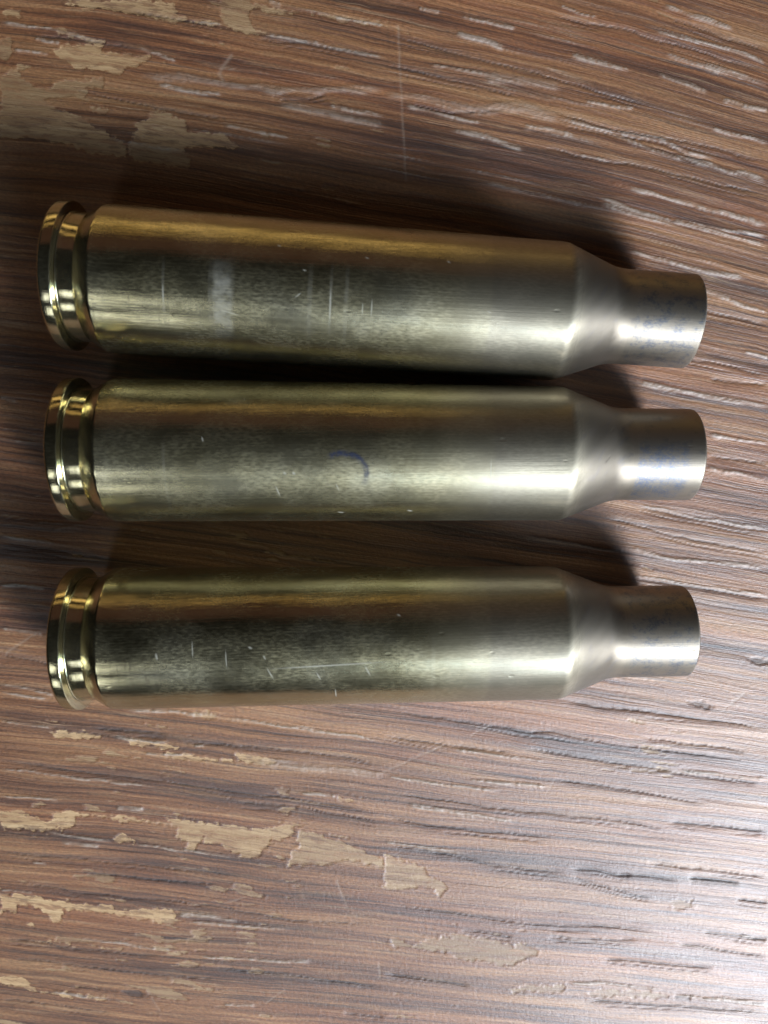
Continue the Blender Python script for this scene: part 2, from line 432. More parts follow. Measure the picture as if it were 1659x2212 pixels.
def seg_dist(P, line, X, Y, pad):
    """Distance to an open line and the run along it (0..1), on the sub-grid near it."""
    pts = np.array(line[1:]).reshape(-1, 2)
    x0, y0 = pts.min(0) - pad
    x1, y1 = pts.max(0) + pad
    i0, i1 = np.searchsorted(P[0], (x0, x1))
    j0, j1 = np.searchsorted(P[1], (y0, y1))
    if i1 <= i0 or j1 <= j0:
        return None
    sl = (slice(j0, j1), slice(i0, i1))
    x, y = X[sl], Y[sl]
    best = np.full(x.shape, 1e9)
    side = np.zeros(x.shape)
    run = np.zeros(x.shape)
    lens = np.hypot(*(pts[1:] - pts[:-1]).T)
    tot, acc = lens.sum(), 0.0
    for k in range(len(pts) - 1):
        a, b = pts[k], pts[k + 1]
        d = b - a
        t = np.clip(((x - a[0]) * d[0] + (y - a[1]) * d[1]) / (d @ d), 0, 1)
        ex, ey = x - a[0] - t * d[0], y - a[1] - t * d[1]
        q = np.hypot(ex, ey)
        m = q < best
        best = np.where(m, q, best)
        side = np.where(m, np.sign(d[0] * ey - d[1] * ex) * q, side)
        run = np.where(m, (acc + t * lens[k]) / tot, run)
        acc += lens[k]
    return sl, best, side, run, tot


def poly_sdf(P, poly, X, Y, pad):
    pts = np.array(poly[1:]).reshape(-1, 2)
    closed = [poly[0]] + list(pts.ravel()) + list(pts[0])
    r = seg_dist(P, closed, X, Y, pad)
    if r is None:
        return None
    sl, best = r[0], r[1]
    x, y = X[sl], Y[sl]
    ins = np.zeros(x.shape, bool)
    n = len(pts)
    for k in range(n):
        (ax, ay), (bx, by) = pts[k], pts[(k + 1) % n]
        if ay == by:
            continue
        c = ((ay > y) != (by > y)) & (x < (bx - ax) * (y - ay) / (by - ay) + ax)
        ins ^= c
    return sl, np.where(ins, best, -best)


def axis_steps(lo, hi, fine, outer_lo, outer_hi):
    a = list(np.arange(lo, hi + 1e-6, fine))
    s, v = fine, lo
    left = []
    while v > outer_lo:
        s *= 1.12
        v -= s
        left.append(max(v, outer_lo))
    s, v = fine, a[-1]
    right = []
    while v < outer_hi:
        s *= 1.12
        v += s
        right.append(min(v, outer_hi))
    return np.array(left[::-1] + a + right)


def build_table():
    xs = axis_steps(-40, 43, 0.105, -170, 180)
    ys = axis_steps(-58, 46, 0.105, -160, 150)
    P = (xs, ys)
    X, Y = np.meshgrid(xs, ys)
    # grain coordinates: U along the grain, V across it
    xm = np.clip(X, -60, 60)
    ym = np.clip(Y, -75, 62)
    a, b, c, d = -0.1551, -0.0746 / 50, -0.0465 / 50, -0.0912 / 2500
    V = Y - (a * xm + b * xm * xm / 2 + c * xm * ym + d * xm * xm * ym / 2) - (a * (X - xm))
    V = V + 0.9 * (fbm(X / 22, Y / 9, 5, 2) - 0.5) + 0.22 * (fbm(X / 5, Y / 2.2, 6, 2) - 0.5)
    V = V + 0.11 * (fbm(X / 1.3, Y / 0.7, 7, 3, 0.6) - 0.5) * (0.4 + 1.2 * vnoise(X / 7, Y / 4, 9))
    U = X + 0.15 * Y
    h = np.zeros_like(X)
    # embossed grain relief
    fade = sstep(vnoise(U / 14, V / 3.0, 8), 0.25, 0.75)
    h += 0.050 * (fbm(U / 9.0, V / 0.55, 11, 2) - 0.5)
    h += 0.075 * (fbm(U / 16.0, V / 1.5, 12, 2) - 0.5)
    h += 0.20 * (fbm(X / 16, Y / 12, 13, 2) - 0.5)
    pore = sstep(vnoise(U / 17.0, V / 0.26, 21), 0.66, 0.92) * (0.35 + 0.65 * fade)
    h -= 0.026 * pore
    jag = fbm(X / 0.45, Y / 0.35, 31, 2) - 0.5
    jag2 = fbm(X / 1.8, Y / 1.2, 32, 2) - 0.5
    blocky = fbm(np.floor(U / 0.55) * 0.77, np.floor(V / 0.28) * 0.9, 33, 1) - 0.5

    pale = np.full_like(X, -3.0)
    lite = np.zeros_like(X)
    for q in PALE_LINES:
        r = poly_sdf(P, q, X, Y, 1.5)
        if r is None:
            continue
        sl, s = r
        s = s + 0.50 * jag[sl] + 0.42 * jag2[sl] + 0.30 * blocky[sl] - 0.05
        m = s > pale[sl]
        pale[sl] = np.where(m, s, pale[sl])
        lite[sl] = np.where(m, q[0], lite[sl])
    # a few more small flakes beyond the traced ones, following the grain
    extra = fbm(U / 2.6, V / 0.55, 41, 3) + 0.55 * (fbm(X / 13, Y / 9, 42, 2) - 0.5)
    sx = (extra - 0.835 - 0.10 * sstep(X, -5, 12)) * 3.0
    m = sx > pale
    pale = np.where(m, sx, pale)
    lite = np.where(m, 0.75, lite)
    pin = sstep(pale, -0.06, 0.06)
    lip = np.exp(-((pale + 0.16) / 0.13) ** 2)
    h -= 0.035 * pin
    h += 0.016 * lip * (0.4 + fbm(X / 0.9, Y / 0.9, 43, 2))
    h = np.where(pin > 0.5, h * 1.0 + 0.012 * (fbm(U / 2.5, V / 0.2, 44, 2) - 0.5), h)

    groove = np.zeros_like(X)
    for q in GROOVE_LINES:
        r = seg_dist(P, q, X, Y, 2.0)
        if r is None:
            continue
        sl, dist, side, run, tot = r
        w = 0.072 * q[0] ** 0.6 * (0.65 + 0.8 * vnoise(U[sl] / 2.4, V[sl] * 0 + q[1], 51))
        s = np.abs(side + 0.22 * (vnoise(X[sl] / 2.1, Y[sl] * 0 + q[2], 52) - 0.5)
                   + 0.10 * (vnoise(X[sl] / 0.5, Y[sl] * 0 + q[2], 53) - 0.5))
        s = np.where(dist > np.abs(side) * 1.05 + 0.3, 9, s)
        end = np.minimum(sstep(run, -0.001, 0.13), sstep(1.001 - run, 0, 0.13))
        g = np.exp(-(s / w) ** 2) * end * min(1.0, 0.55 + 0.35 * q[0])
        g = g * (0.70 + 0.30 * sstep(vnoise(U[sl] / 0.9, V[sl] / 0.12, 54), 0.15, 0.6))
        side2 = np.abs(side + 0.42 + 0.25 * (vnoise(X[sl] / 3.1, Y[sl] * 0 + q[1], 55) - 0.5))
        twin = np.exp(-(side2 / 0.05) ** 2) * end * 0.55 * sstep(vnoise(U[sl] / 4.0, Y[sl] * 0 + q[2], 56), 0.45, 0.75)
        g = np.maximum(g, np.where(dist > np.abs(side) * 1.05 + 0.3, 0, twin))
        soft = np.exp(-(s / (w * 4)) ** 2) * end * 0.30
        groove[sl] = np.maximum(groove[sl], np.maximum(g, soft))
    h -= 0.16 * groove

    ridge = np.zeros_like(X)
    plain = np.zeros_like(X)
    crumb = (0.40 * fbm(U / 0.55, V / 0.26, 61, 2) + 0.75 * fbm(U / 1.9, V / 0.10, 62, 2)
             + 0.25 * vnoise(U / 0.22, V / 0.5, 63))
    for q in RIDGE_LINES:
        r = seg_dist(P, q, X, Y, 1.6)
        if r is None:
            continue
        sl, dist, side, run, tot = r
        w = 0.092 * q[0] * (0.55 + 0.9 * vnoise(U[sl] / 2.0, V[sl] * 0 + q[1] * 3, 64))
        s = np.hypot(side + 0.25 * (vnoise(X[sl] / 1.7, Y[sl] * 0 + q[2], 65) - 0.5),
                     np.maximum(dist - np.abs(side), 0))
        end = np.minimum(sstep(run, -0.02, 0.12), sstep(1.02 - run, 0, 0.12))
        g = sstep(1.25 - s / w, 0, 1.0) * end
        if q[0] >= 4:
            plain[sl] = np.maximum(plain[sl], g)
        ridge[sl] = np.maximum(ridge[sl], g)
    # worn streaks of the embossing everywhere, mostly towards the upper right
    where = sstep(fbm(U / 11, V / 2.2, 66, 2), 0.50, 0.72)
    st = sstep(fbm(U / 7.5, V / 0.24, 67, 2), 0.60, 0.76) * where
    ridge = np.maximum(ridge, 0.50 * st * sstep(Y, -45, 5))
    rough = ridge * sstep(crumb, 0.50, 0.86) * (1 - 0.6 * plain)
    h += 0.12 * ridge * (crumb - 0.45) + 0.03 * ridge
    h += 0.03 * rough

    scratch = np.zeros_like(X)
    for q in SCRATCH_LINES:
        r = seg_dist(P, q, X, Y, 0.8)
        if r is None:
            continue
        sl, dist, side, run, tot = r
        s = np.abs(side + 0.12 * (vnoise(X[sl] / 0.9, Y[sl] / 0.9, 71) - 0.5))
        s = np.where(dist > np.abs(side) * 1.05 + 0.2, 9, s)
        g = np.exp(-(s / (0.10 * q[0] / 0.5)) ** 2) * (0.35 + 0.65 * vnoise(X[sl] / 1.1, Y[sl] / 1.1, 72))
        scratch[sl] = np.maximum(scratch[sl], g)
    h -= 0.02 * scratch
    # two dark chips at the ends of the long scratch on the right
    chip = np.zeros_like(X)
    for (px, py, rx, ry) in ((31.0, -22.5, 1.3, 0.35), (36.4, -18.3, 1.2, 0.4), (24.0, -39.0, 0.8, 0.2), (-22.7, -50.3, 1.2, .35)):
        e = np.hypot((X - px) / rx, (Y - py + 0.15 * (X - px)) / ry) + 0.9 * jag
        chip = np.maximum(chip, sstep(1.1 - e, 0, 0.5))
    h -= 0.08 * chip
    groove = np.maximum(groove, 0.65 * chip)

    edge = np.minimum.reduce([X - xs[0], xs[-1] - X, Y - ys[0], ys[-1] - Y])
    h = np.where(edge < 1, 0, h)
    # keep the sheet level with z = 0 where the casings lie
    h = h - np.mean(h[np.abs(Y) < 20])
    h = np.minimum(h, 0.16)

    ny, nx = X.shape
    co = np.empty((ny * nx, 3), np.float32)
    co[:, 0] = X.ravel() * MM
    co[:, 1] = Y.ravel() * MM
    co[:, 2] = (h.ravel() - 0.05) * MM
    idx = np.arange(ny * nx).reshape(ny, nx)
    quads = np.stack([idx[:-1, :-1], idx[:-1, 1:], idx[1:, 1:], idx[1:, :-1]], -1).reshape(-1, 4)
    nq = len(quads)
    # rim of the slab: four sides and the underside
    ring = np.concatenate([idx[0, :], idx[1:, -1], idx[-1, -2::-1], idx[-2:0:-1, 0]])
    low = co[ring].copy()
    low[:, 2] = -0.022
    base = len(co)
    co = np.concatenate([co, low])
    k = np.arange(len(ring))
    k2 = (k + 1) % len(ring)
    sides = np.stack([ring[k], base + k, base + k2, ring[k2]], -1)
    loops = np.concatenate([quads.ravel(), sides.ravel(), base + k[::-1]])
    starts = np.concatenate([np.arange(nq + len(sides)) * 4, [(nq + len(sides)) * 4]])
    me = bpy.data.meshes.new('tabletop')
    me.vertices.add(len(co))
    me.vertices.foreach_set('co', co.ravel())
    me.loops.add(len(loops))
    me.loops.foreach_set('vertex_index', loops.astype(np.int32))
    me.polygons.add(len(starts))
    me.polygons.foreach_set('loop_start', starts.astype(np.int32))
    me.update(calc_edges=True)
    smooth = np.ones(len(starts), bool)
    smooth[nq:] = False
    me.polygons.foreach_set('use_smooth', smooth)

    def full(v, fill=0.0):
        f = np.full(len(co), fill, np.float32)
        f[:base] = v.ravel()
        f[base:] = v.ravel()[ring]
        return f
    for name, v in (('pale', pale), ('lite', lite), ('groove', groove), ('ridge', ridge), ('rough', rough),
                    ('scratch', scratch)):
        at = me.attributes.new(name, 'FLOAT', 'POINT')
        at.data.foreach_set('value', full(v))
    uvl = me.uv_layers.new(name='grain')
    uu, vv = full(U), full(V)
    uv = np.stack([uu[loops], vv[loops]], -1).astype(np.float32)
    uvl.data.foreach_set('uv', uv.ravel())
    me.validate()
    o = bpy.data.objects.new('tabletop', me)
    C.objects.link(o)
    o['kind'] = 'structure'
    o['label'] = 'worn brown wood grain tabletop with pale flaked patches and cracks'
    o['category'] = 'tabletop'
    me.materials.append(wood_material())
    return o


def wood_material():
    t = NT('worn_wood_grain')
    uv = t.uv()
    bands = t.noise(uv, (0.024, 0.46, 1), (3, 1, 0), 3.0, 0.55)
    mid = t.noise(uv, (0.035, 2.0, 1), (7, 5, 0), 3.0, 0.62, 0.08)
    fine = t.noise(uv, (0.06, 4.6, 1), (1, 9, 0), 3.0, 0.6)
    hair = t.noise(uv, (0.14, 9.5, 1), (4, 2, 0), 2.0, 0.6)
    v = t.add(t.mul(bands, 0.42), t.add(t.mul(mid, 0.36), t.add(t.mul(fine, 0.15), t.mul(hair, 0.07))))
    col = t.ramp(v, [(0.35, (0.028, 0.011, 0.006)), (0.44, (0.115, 0.045, 0.018)),
                     (0.505, (0.240, 0.104, 0.040)), (0.57, (0.360, 0.184, 0.080)),
                     (0.67, (0.480, 0.295, 0.155))])
    # redder and greyer streaks
    red = t.noise(uv, (0.02, 0.25, 1), (11, 3, 0), 2.0, 0.5)
    col = t.mix(t.mul(t.step(red, 0.48, 0.66), 0.45), col, t.mix(1.0, col, (1.02, 0.78, 0.68), 'MULTIPLY'))
    grey = t.noise(uv, (0.03, 0.30, 1), (21, 8, 0), 2.0, 0.5)
    col = t.mix(t.mul(t.step(grey, 0.5, 0.68), 0.45), col, t.mix(1.0, col, (0.95, 1.04, 1.12), 'MULTIPLY'))
    # a thinner, tanner film where hands have rubbed it
    rub = t.step(t.noise(uv, (0.11, 1.2, 1), (31, 4, 0), 4.0, 0.68), 0.52, 0.66)
    col = t.mix(t.mul(rub, 0.42), col, t.mix(mid, (0.22, 0.122, 0.056), (0.45, 0.280, 0.148)))
    drk = t.step(t.noise(uv, (0.035, 2.0, 1), (17, 23, 0), 4.0, 0.68), 0.55, 0.67)
    col = t.mix(t.mul(drk, 0.70), col, (0.040, 0.018, 0.013))
    lt = t.step(t.noise(uv, (0.07, 2.3, 1), (41, 2, 0), 4.0, 0.70), 0.56, 0.70)
    col = t.mix(t.mul(lt, 0.45), col, (0.50, 0.35, 0.22))
    # fine mottling of the print
    mot = t.noise(uv, (2.6, 5.0, 1), (2, 2, 0), 2.0, 0.6)
    col = t.mix(1.0, col, t.ramp(mot, [(0.3, (0.74, 0.74, 0.74)), (0.7, (1.24, 1.22, 1.20))]), 'MULTIPLY')
    col = t.mix(1.0, col, (0.98, 0.89, 0.79), 'MULTIPLY')
    # pale flakes
    en = t.sub(t.noise(uv, (2.6, 4.0, 1), (5, 5, 0), 3.0, 0.6), 0.5)
    pin = t.step(t.add(t.attr('pale'), t.mul(en, 0.60)), -0.07, 0.10)
    pf = t.noise(uv, (0.10, 1.6, 1), (8, 3, 0), 3.0, 0.6)
    pcol = t.ramp(pf, [(0.3, (0.34, 0.190, 0.085)), (0.5, (0.51, 0.315, 0.150)), (0.72, (0.64, 0.435, 0.230))])
    pcol = t.mix(1.0, pcol, t.ramp(t.mul(t.attr('lite'), 0.7), [(0.4, (0.55, 0.50, 0.46)), (0.95, (1.25, 1.25, 1.2))]), 'MULTIPLY')
    left = t.mul(t.step(t.noise(uv, (0.5, 2.6, 1), (12, 6, 0), 4.0, 0.7), 0.46, 0.60), 0.62)
    col = t.mix(t.mul(pin, t.sub(0.94, left)), col, pcol)
    # crumbled worn edges of the embossing, their window highlights painted in paler
    rcol = t.ramp(t.noise(uv, (1.2, 5.0, 1), (1, 1, 0), 3.0, 0.7), [(0.3, (0.24, 0.17, 0.12)), (0.7, (0.62, 0.55, 0.47))])
    col = t.mix(t.mul(t.step(t.attr('rough'), 0.05, 0.8), 0.55), col, rcol)
    col = t.mix(t.mul(t.attr('ridge'), 0.34), col, (0.40, 0.27, 0.18))
    col = t.mix(t.mul(t.attr('scratch'), 0.40), col, (0.46, 0.34, 0.25))
    # dirt in the grooves
    col = t.mix(t.mul(t.attr('groove'), 0.88), col, (0.014, 0.010, 0.011))
    t.l.new(col, t.bsdf.inputs['Base Color'])
    rg = t.add(t.add(0.46, t.mul(mid, 0.16)), t.add(t.mul(pin, 0.10), t.mul(t.attr('ridge'), 0.12)))
    rg = t.add(rg, t.mul(t.attr('groove'), 0.2))
    t.l.new(rg, t.bsdf.inputs['Roughness'])
    t.bsdf.inputs['Specular IOR Level'].default_value = 0.9
    t.bsdf.inputs['Coat Weight'].default_value = 1.0
    t.bsdf.inputs['Coat Roughness'].default_value = 0.57
    t.bsdf.inputs['Coat IOR'].default_value = 1.65
    # fine cross-hatched film texture plus hairline grain
    cross = t.noise(uv, (3.4, 1.1, 1), (3, 3, 0), 2.0, 0.6)
    hgt = t.add(t.mul(hair, 0.5), t.add(t.mul(fine, 0.55), t.add(t.mul(cross, 0.25), t.mul(mot, 0.40))))
    n = t.bump(hgt, 0.55, 0.00012)
    t.l.new(n, t.bsdf.inputs['Normal'])
    t.l.new(n, t.bsdf.inputs['Coat Normal'])
    return t.mat


# ------------------------------------------------------------------ brass cartridge cases
R_BASE, R_SH, R_NK = 5.97, 5.668, 3.908
S_AX, N_AX, L_AX = 41.25, 45.7, 52.4


def brass_material(name, seed, kind, stain=0.0, marks=(), rings=(), dull=0.0):
    """kind: body, shoulder, neck, rim or bore.  UV = (mm along the axis, mm round the girth)."""
    t = NT(name)
    uv = t.uv()
    sx = t.sep(uv)
    o = (seed * 7.3, seed * 3.1, 0)
    ax = sx[0]
    tarn = t.noise(uv, (0.16, 0.20, 1), o, 3.0, 0.6)
    blot = t.noise(uv, (0.9, 1.1, 1), o, 3.0, 0.65)
    spk = t.noise(uv, (5.0, 7.0, 1), o, 2.0, 0.6)
    turn = t.noise(uv, (16.0, 0.05, 1), o, 2.0, 0.6)      # faint rings from turning and sizing
    draw = t.noise(uv, (0.07, 11.0, 1), o, 3.0, 0.65)       # lengthwise handling marks
    diag = t.n.new('ShaderNodeTexNoise')
    mp = t.n.new('ShaderNodeMapping')
    t.l.new(uv, mp.inputs['Vector'])
    mp.inputs['Rotation'].default_value = (0, 0, 0.95)
    mp.inputs['Scale'].default_value = (2.0, 6.5, 1)
    mp.inputs['Location'].default_value = o
    t.l.new(mp.outputs[0], diag.inputs['Vector'])
    diag.inputs['Scale'].default_value = 1.0
    diag.inputs['Detail'].default_value = 2.0
    brass = t.ramp(tarn, [(0.30, (0.46, 0.405, 0.240)), (0.52, (0.55, 0.495, 0.315)), (0.72, (0.61, 0.56, 0.390))])
    col = brass
    if kind in ('body', 'shoulder', 'neck'):
        # annealing heat has dulled the front part to a greyer pinkish brass
        wob = t.add(ax, t.mul(t.sub(blot, 0.5), 1.2))
        ann = t.step(wob, 27.0, 36.0)
        soot = t.step(t.add(ax, t.mul(t.sub(tarn, 0.5), 0.5)), 34.6, 35.1)
        col = t.mix(t.mul(ann, 0.8), col, (0.34, 0.305, 0.230))
        col = t.mix(t.mul(soot, 0.5), col, (0.33, 0.295, 0.230))
        nk = t.step(wob, 41.5, 45.2)
        col = t.mix(t.mul(nk, 0.65), col, (0.36, 0.295, 0.225))
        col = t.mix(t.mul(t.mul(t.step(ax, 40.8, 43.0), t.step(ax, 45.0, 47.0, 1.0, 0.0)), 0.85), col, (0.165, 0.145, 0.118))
        nk2 = t.step(wob, 45.4, 47.4)
        col = t.mix(t.mul(nk2, 0.60), col, (0.25, 0.225, 0.190))
        dirt = t.mul(t.step(blot, 0.52, 0.70), t.step(ax, 38.0, 46.0, 0.10, 0.75))
        col = t.mix(t.mul(dirt, 0.6), col, (0.16, 0.15, 0.15))
        if kind == 'neck' and stain:
            sy = t.sub(sx[1], 10.3)
            bl = t.mul(t.step(t.math('ABSOLUTE', sy), 2.0, 3.3, 1.0, 0.0),
                       t.mul(t.step(t.add(ax, t.mul(spk, 0.6)), 47.0, 47.3), t.step(ax, 50.4, 51.3, 1.0, 0.0)))
            bl = t.mul(bl, t.mul(t.step(spk, 0.36, 0.56), t.step(blot, 0.36, 0.58, 0.25, 1.0)))
            col = t.mix(t.mul(bl, 0.75 * stain), col, (0.15, 0.18, 0.25))
        elif kind == 'neck':
            bl = t.mul(t.step(blot, 0.44, 0.62), t.step(spk, 0.36, 0.60))
            col = t.mix(t.mul(bl, 0.7), col, (0.13, 0.145, 0.175))
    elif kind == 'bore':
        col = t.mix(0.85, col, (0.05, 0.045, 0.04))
    t.l.new(col, t.bsdf.inputs['Base Color'])
    t.bsdf.inputs['Metallic'].default_value = 1.0
    # a sharp lobe under a haze of fine scratches
    b2 = t.n.new('ShaderNodeBsdfPrincipled')
    t.l.new(col, b2.inputs['Base Color'])
    b2.inputs['Metallic'].default_value = 1.0
    tg = t.n.new('ShaderNodeTangent')
    tg.direction_type = 'UV_MAP'
    tg.uv_map = 'wrap'
    for b, an in ((t.bsdf, 0.75), (b2, 0.35)):
        b.inputs['Anisotropic'].default_value = an if kind in ('body', 'shoulder', 'neck') else 0.3
        t.l.new(tg.outputs[0], b.inputs['Tangent'])
    ms = t.n.new('ShaderNodeMixShader')
    base_r = {'body': 0.125, 'shoulder': 0.20, 'neck': 0.27, 'rim': 0.09, 'bore': 0.5}[kind]
    rg = t.add(base_r, t.mul(t.sub(blot, 0.45), 0.10))
    patch = t.step(t.noise(uv, (0.22, 0.30, 1), (o[1], o[0], 0), 2.0, 0.6), 0.36, 0.62)
    haze = t.mul(t.step(diag.outputs[0], 0.33, 0.75), t.add(0.06, t.mul(patch, 0.20)))
    haze = t.add(haze, t.mul(patch, 0.06))
    haze = t.add(haze, t.mul(t.step(draw, 0.45, 0.70), 0.12))
    if kind in ('body', 'shoulder', 'neck'):
        rg = t.add(rg, t.mul(ann, 0.01))
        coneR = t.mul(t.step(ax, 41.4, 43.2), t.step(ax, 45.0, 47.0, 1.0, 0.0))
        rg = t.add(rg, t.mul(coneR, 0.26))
        rg = t.add(rg, 0.5 * max(dull - 0.05, 0.0))
        haze = t.add(t.add(haze, 0.05 + dull), t.add(t.mul(ann, 0.50), t.mul(t.step(ax, 16.0, 30.0), 0.10)))
        haze = t.add(haze, t.step(ax, 45.5, 47.0, 0.0, 0.30))
        haze = t.add(haze, t.mul(coneR, 0.05))
    else:
        haze = t.add(t.mul(haze, 0.3), 0.03)
    t.l.new(rg, t.bsdf.inputs['Roughness'])
    b2.inputs['Roughness'].default_value = 0.52
    t.l.new(t.math('MINIMUM', haze, 0.95), ms.inputs[0])
    t.l.new(t.bsdf.outputs[0], ms.inputs[1])
    t.l.new(b2.outputs[0], ms.inputs[2])
    surf = ms.outputs[0]
    worn = None  # rubbed marks and bands, plus a painted reflection line on the third case
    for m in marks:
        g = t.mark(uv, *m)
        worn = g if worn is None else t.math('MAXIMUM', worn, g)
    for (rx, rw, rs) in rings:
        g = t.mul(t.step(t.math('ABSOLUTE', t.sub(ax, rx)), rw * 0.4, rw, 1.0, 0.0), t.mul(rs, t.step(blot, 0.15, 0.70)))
        g = t.mul(g, t.mul(t.step(sx[1], 12.6, 16.0), t.step(sx[1], 17.0, 20.0, 1.0, 0.0)))  # rubbed band, its brightness painted over part of the girth like a reflection
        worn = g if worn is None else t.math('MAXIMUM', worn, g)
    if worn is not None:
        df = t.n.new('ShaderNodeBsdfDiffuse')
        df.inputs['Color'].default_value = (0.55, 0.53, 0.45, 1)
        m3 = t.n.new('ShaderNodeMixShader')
        t.l.new(t.mul(worn, 0.44), m3.inputs[0])  # rubbed wear together with the painted reflections
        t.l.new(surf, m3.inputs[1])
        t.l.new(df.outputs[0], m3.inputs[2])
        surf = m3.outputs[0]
    t.l.new(surf, t.out.inputs['Surface'])
    hgt = t.add(t.mul(turn, 0.45), t.add(t.mul(draw, 0.9 if kind == 'body' else 0.3), t.add(t.mul(diag.outputs[0], 0.35 if kind == 'body' else 0.08), t.mul(blot, 0.5))))
    n = t.bump(hgt, 0.30 if kind != 'neck' else 0.6, 0.00004)
    # the drawn wall is never quite straight: slow waves bend what it mirrors
    wav = t.noise(uv, (0.10, 0.16, 1), (o[1], o[0] + 3, 0), 2.0, 0.45)
    n = t.bump(wav, 0.8, 0.00025, n)
    # dings: sparse small pits
    vor = t.n.new('ShaderNodeTexVoronoi')
    vor.feature = 'F1'
    t.l.new(t.scale(uv, (0.28, 0.55, 1), o), vor.inputs['Vector'])
    vor.inputs['Scale'].default_value = 1.0
    ding = t.step(vor.outputs['Distance'], 0.03, 0.09, 0.0, 1.0)
    n2 = t.bump(ding, 0.25, 0.00005, n)
    t.l.new(n2, t.bsdf.inputs['Normal'])
    t.l.new(n2, b2.inputs['Normal'])
    return t.mat


SEG = 160


def lathe(name, profile, mat, parent, smooth=True, dents=None):
    """Revolve (axial, radius) pairs in mm about the local X axis."""
    n = len(profile)
    bm = bmesh.new()
    rings = []
    for (x, r) in profile:
        row = []
        for k in range(SEG):
            a = 2 * math.pi * k / SEG - math.pi / 2        # seam underneath
            rr = r
            row.append(bm.verts.new((x * MM, -rr * math.cos(a) * MM, rr * math.sin(a) * MM)))
        rings.append(row)
    uvl = bm.loops.layers.uv.new('wrap')
    acc = [profile[0][0]]
    for i in range(1, n):
        acc.append(profile[i][0])
    for i in range(n - 1):
        for k in range(SEG):
            k2 = (k + 1) % SEG
            f = bm.faces.new((rings[i][k], rings[i + 1][k], rings[i + 1][k2], rings[i][k2]))
            f.smooth = smooth
            kk = (k, k, k + 1, k + 1)
            ii = (i, i + 1, i + 1, i)
            for lp, q, j in zip(f.loops, kk, ii):
                # a small radial share keeps flat faces textured
                lp[uvl].uv = (acc[j] + 0.6 * (profile[j][1] - profile[0][1]) * (abs(profile[-1][0] - profile[0][0]) < 0.5),
                              2 * math.pi * q / SEG * max(profile[j][1], 2.0))
    bmesh.ops.recalc_face_normals(bm, faces=bm.faces)
    me = bpy.data.meshes.new(name)
    bm.to_mesh(me)
    bm.free()
    me.materials.append(mat)
    o = bpy.data.objects.new(name, me)
    C.objects.link(o)
    o.parent = parent
    return o


def arc(cx, cr, rad, a0, a1, n):
    """Points of a fillet in the (axial, radius) plane; angles in degrees."""
    return [(cx + rad * math.cos(math.radians(a0 + (a1 - a0) * k / n)),
             cr + rad * math.sin(math.radians(a0 + (a1 - a0) * k / n))) for k in range(n + 1)]


def fillet(p0, p1, p2, rad, n):
    """Round the corner p1 of the path p0-p1-p2."""
    a = Vector(p0) - Vector(p1)
    b = Vector(p2) - Vector(p1)
    ang = a.angle(b)
    d = rad / math.tan(ang / 2)
    a.normalize()
    b.normalize()
    q0, q2 = Vector(p1) + a * d, Vector(p1) + b * d
    c = Vector(p1) + (a + b).normalized() * (rad / math.sin(ang / 2))
    v0, v2 = q0 - c, q2 - c
    tot = v0.angle(v2)
    sgn = 1 if v0.x * v2.y - v0.y * v2.x > 0 else -1
    out = []
    for k in range(n + 1):
        th = sgn * tot * k / n
        out.append((c.x + v0.x * math.cos(th) - v0.y * math.sin(th),
                    c.y + v0.x * math.sin(th) + v0.y * math.cos(th)))
    return out


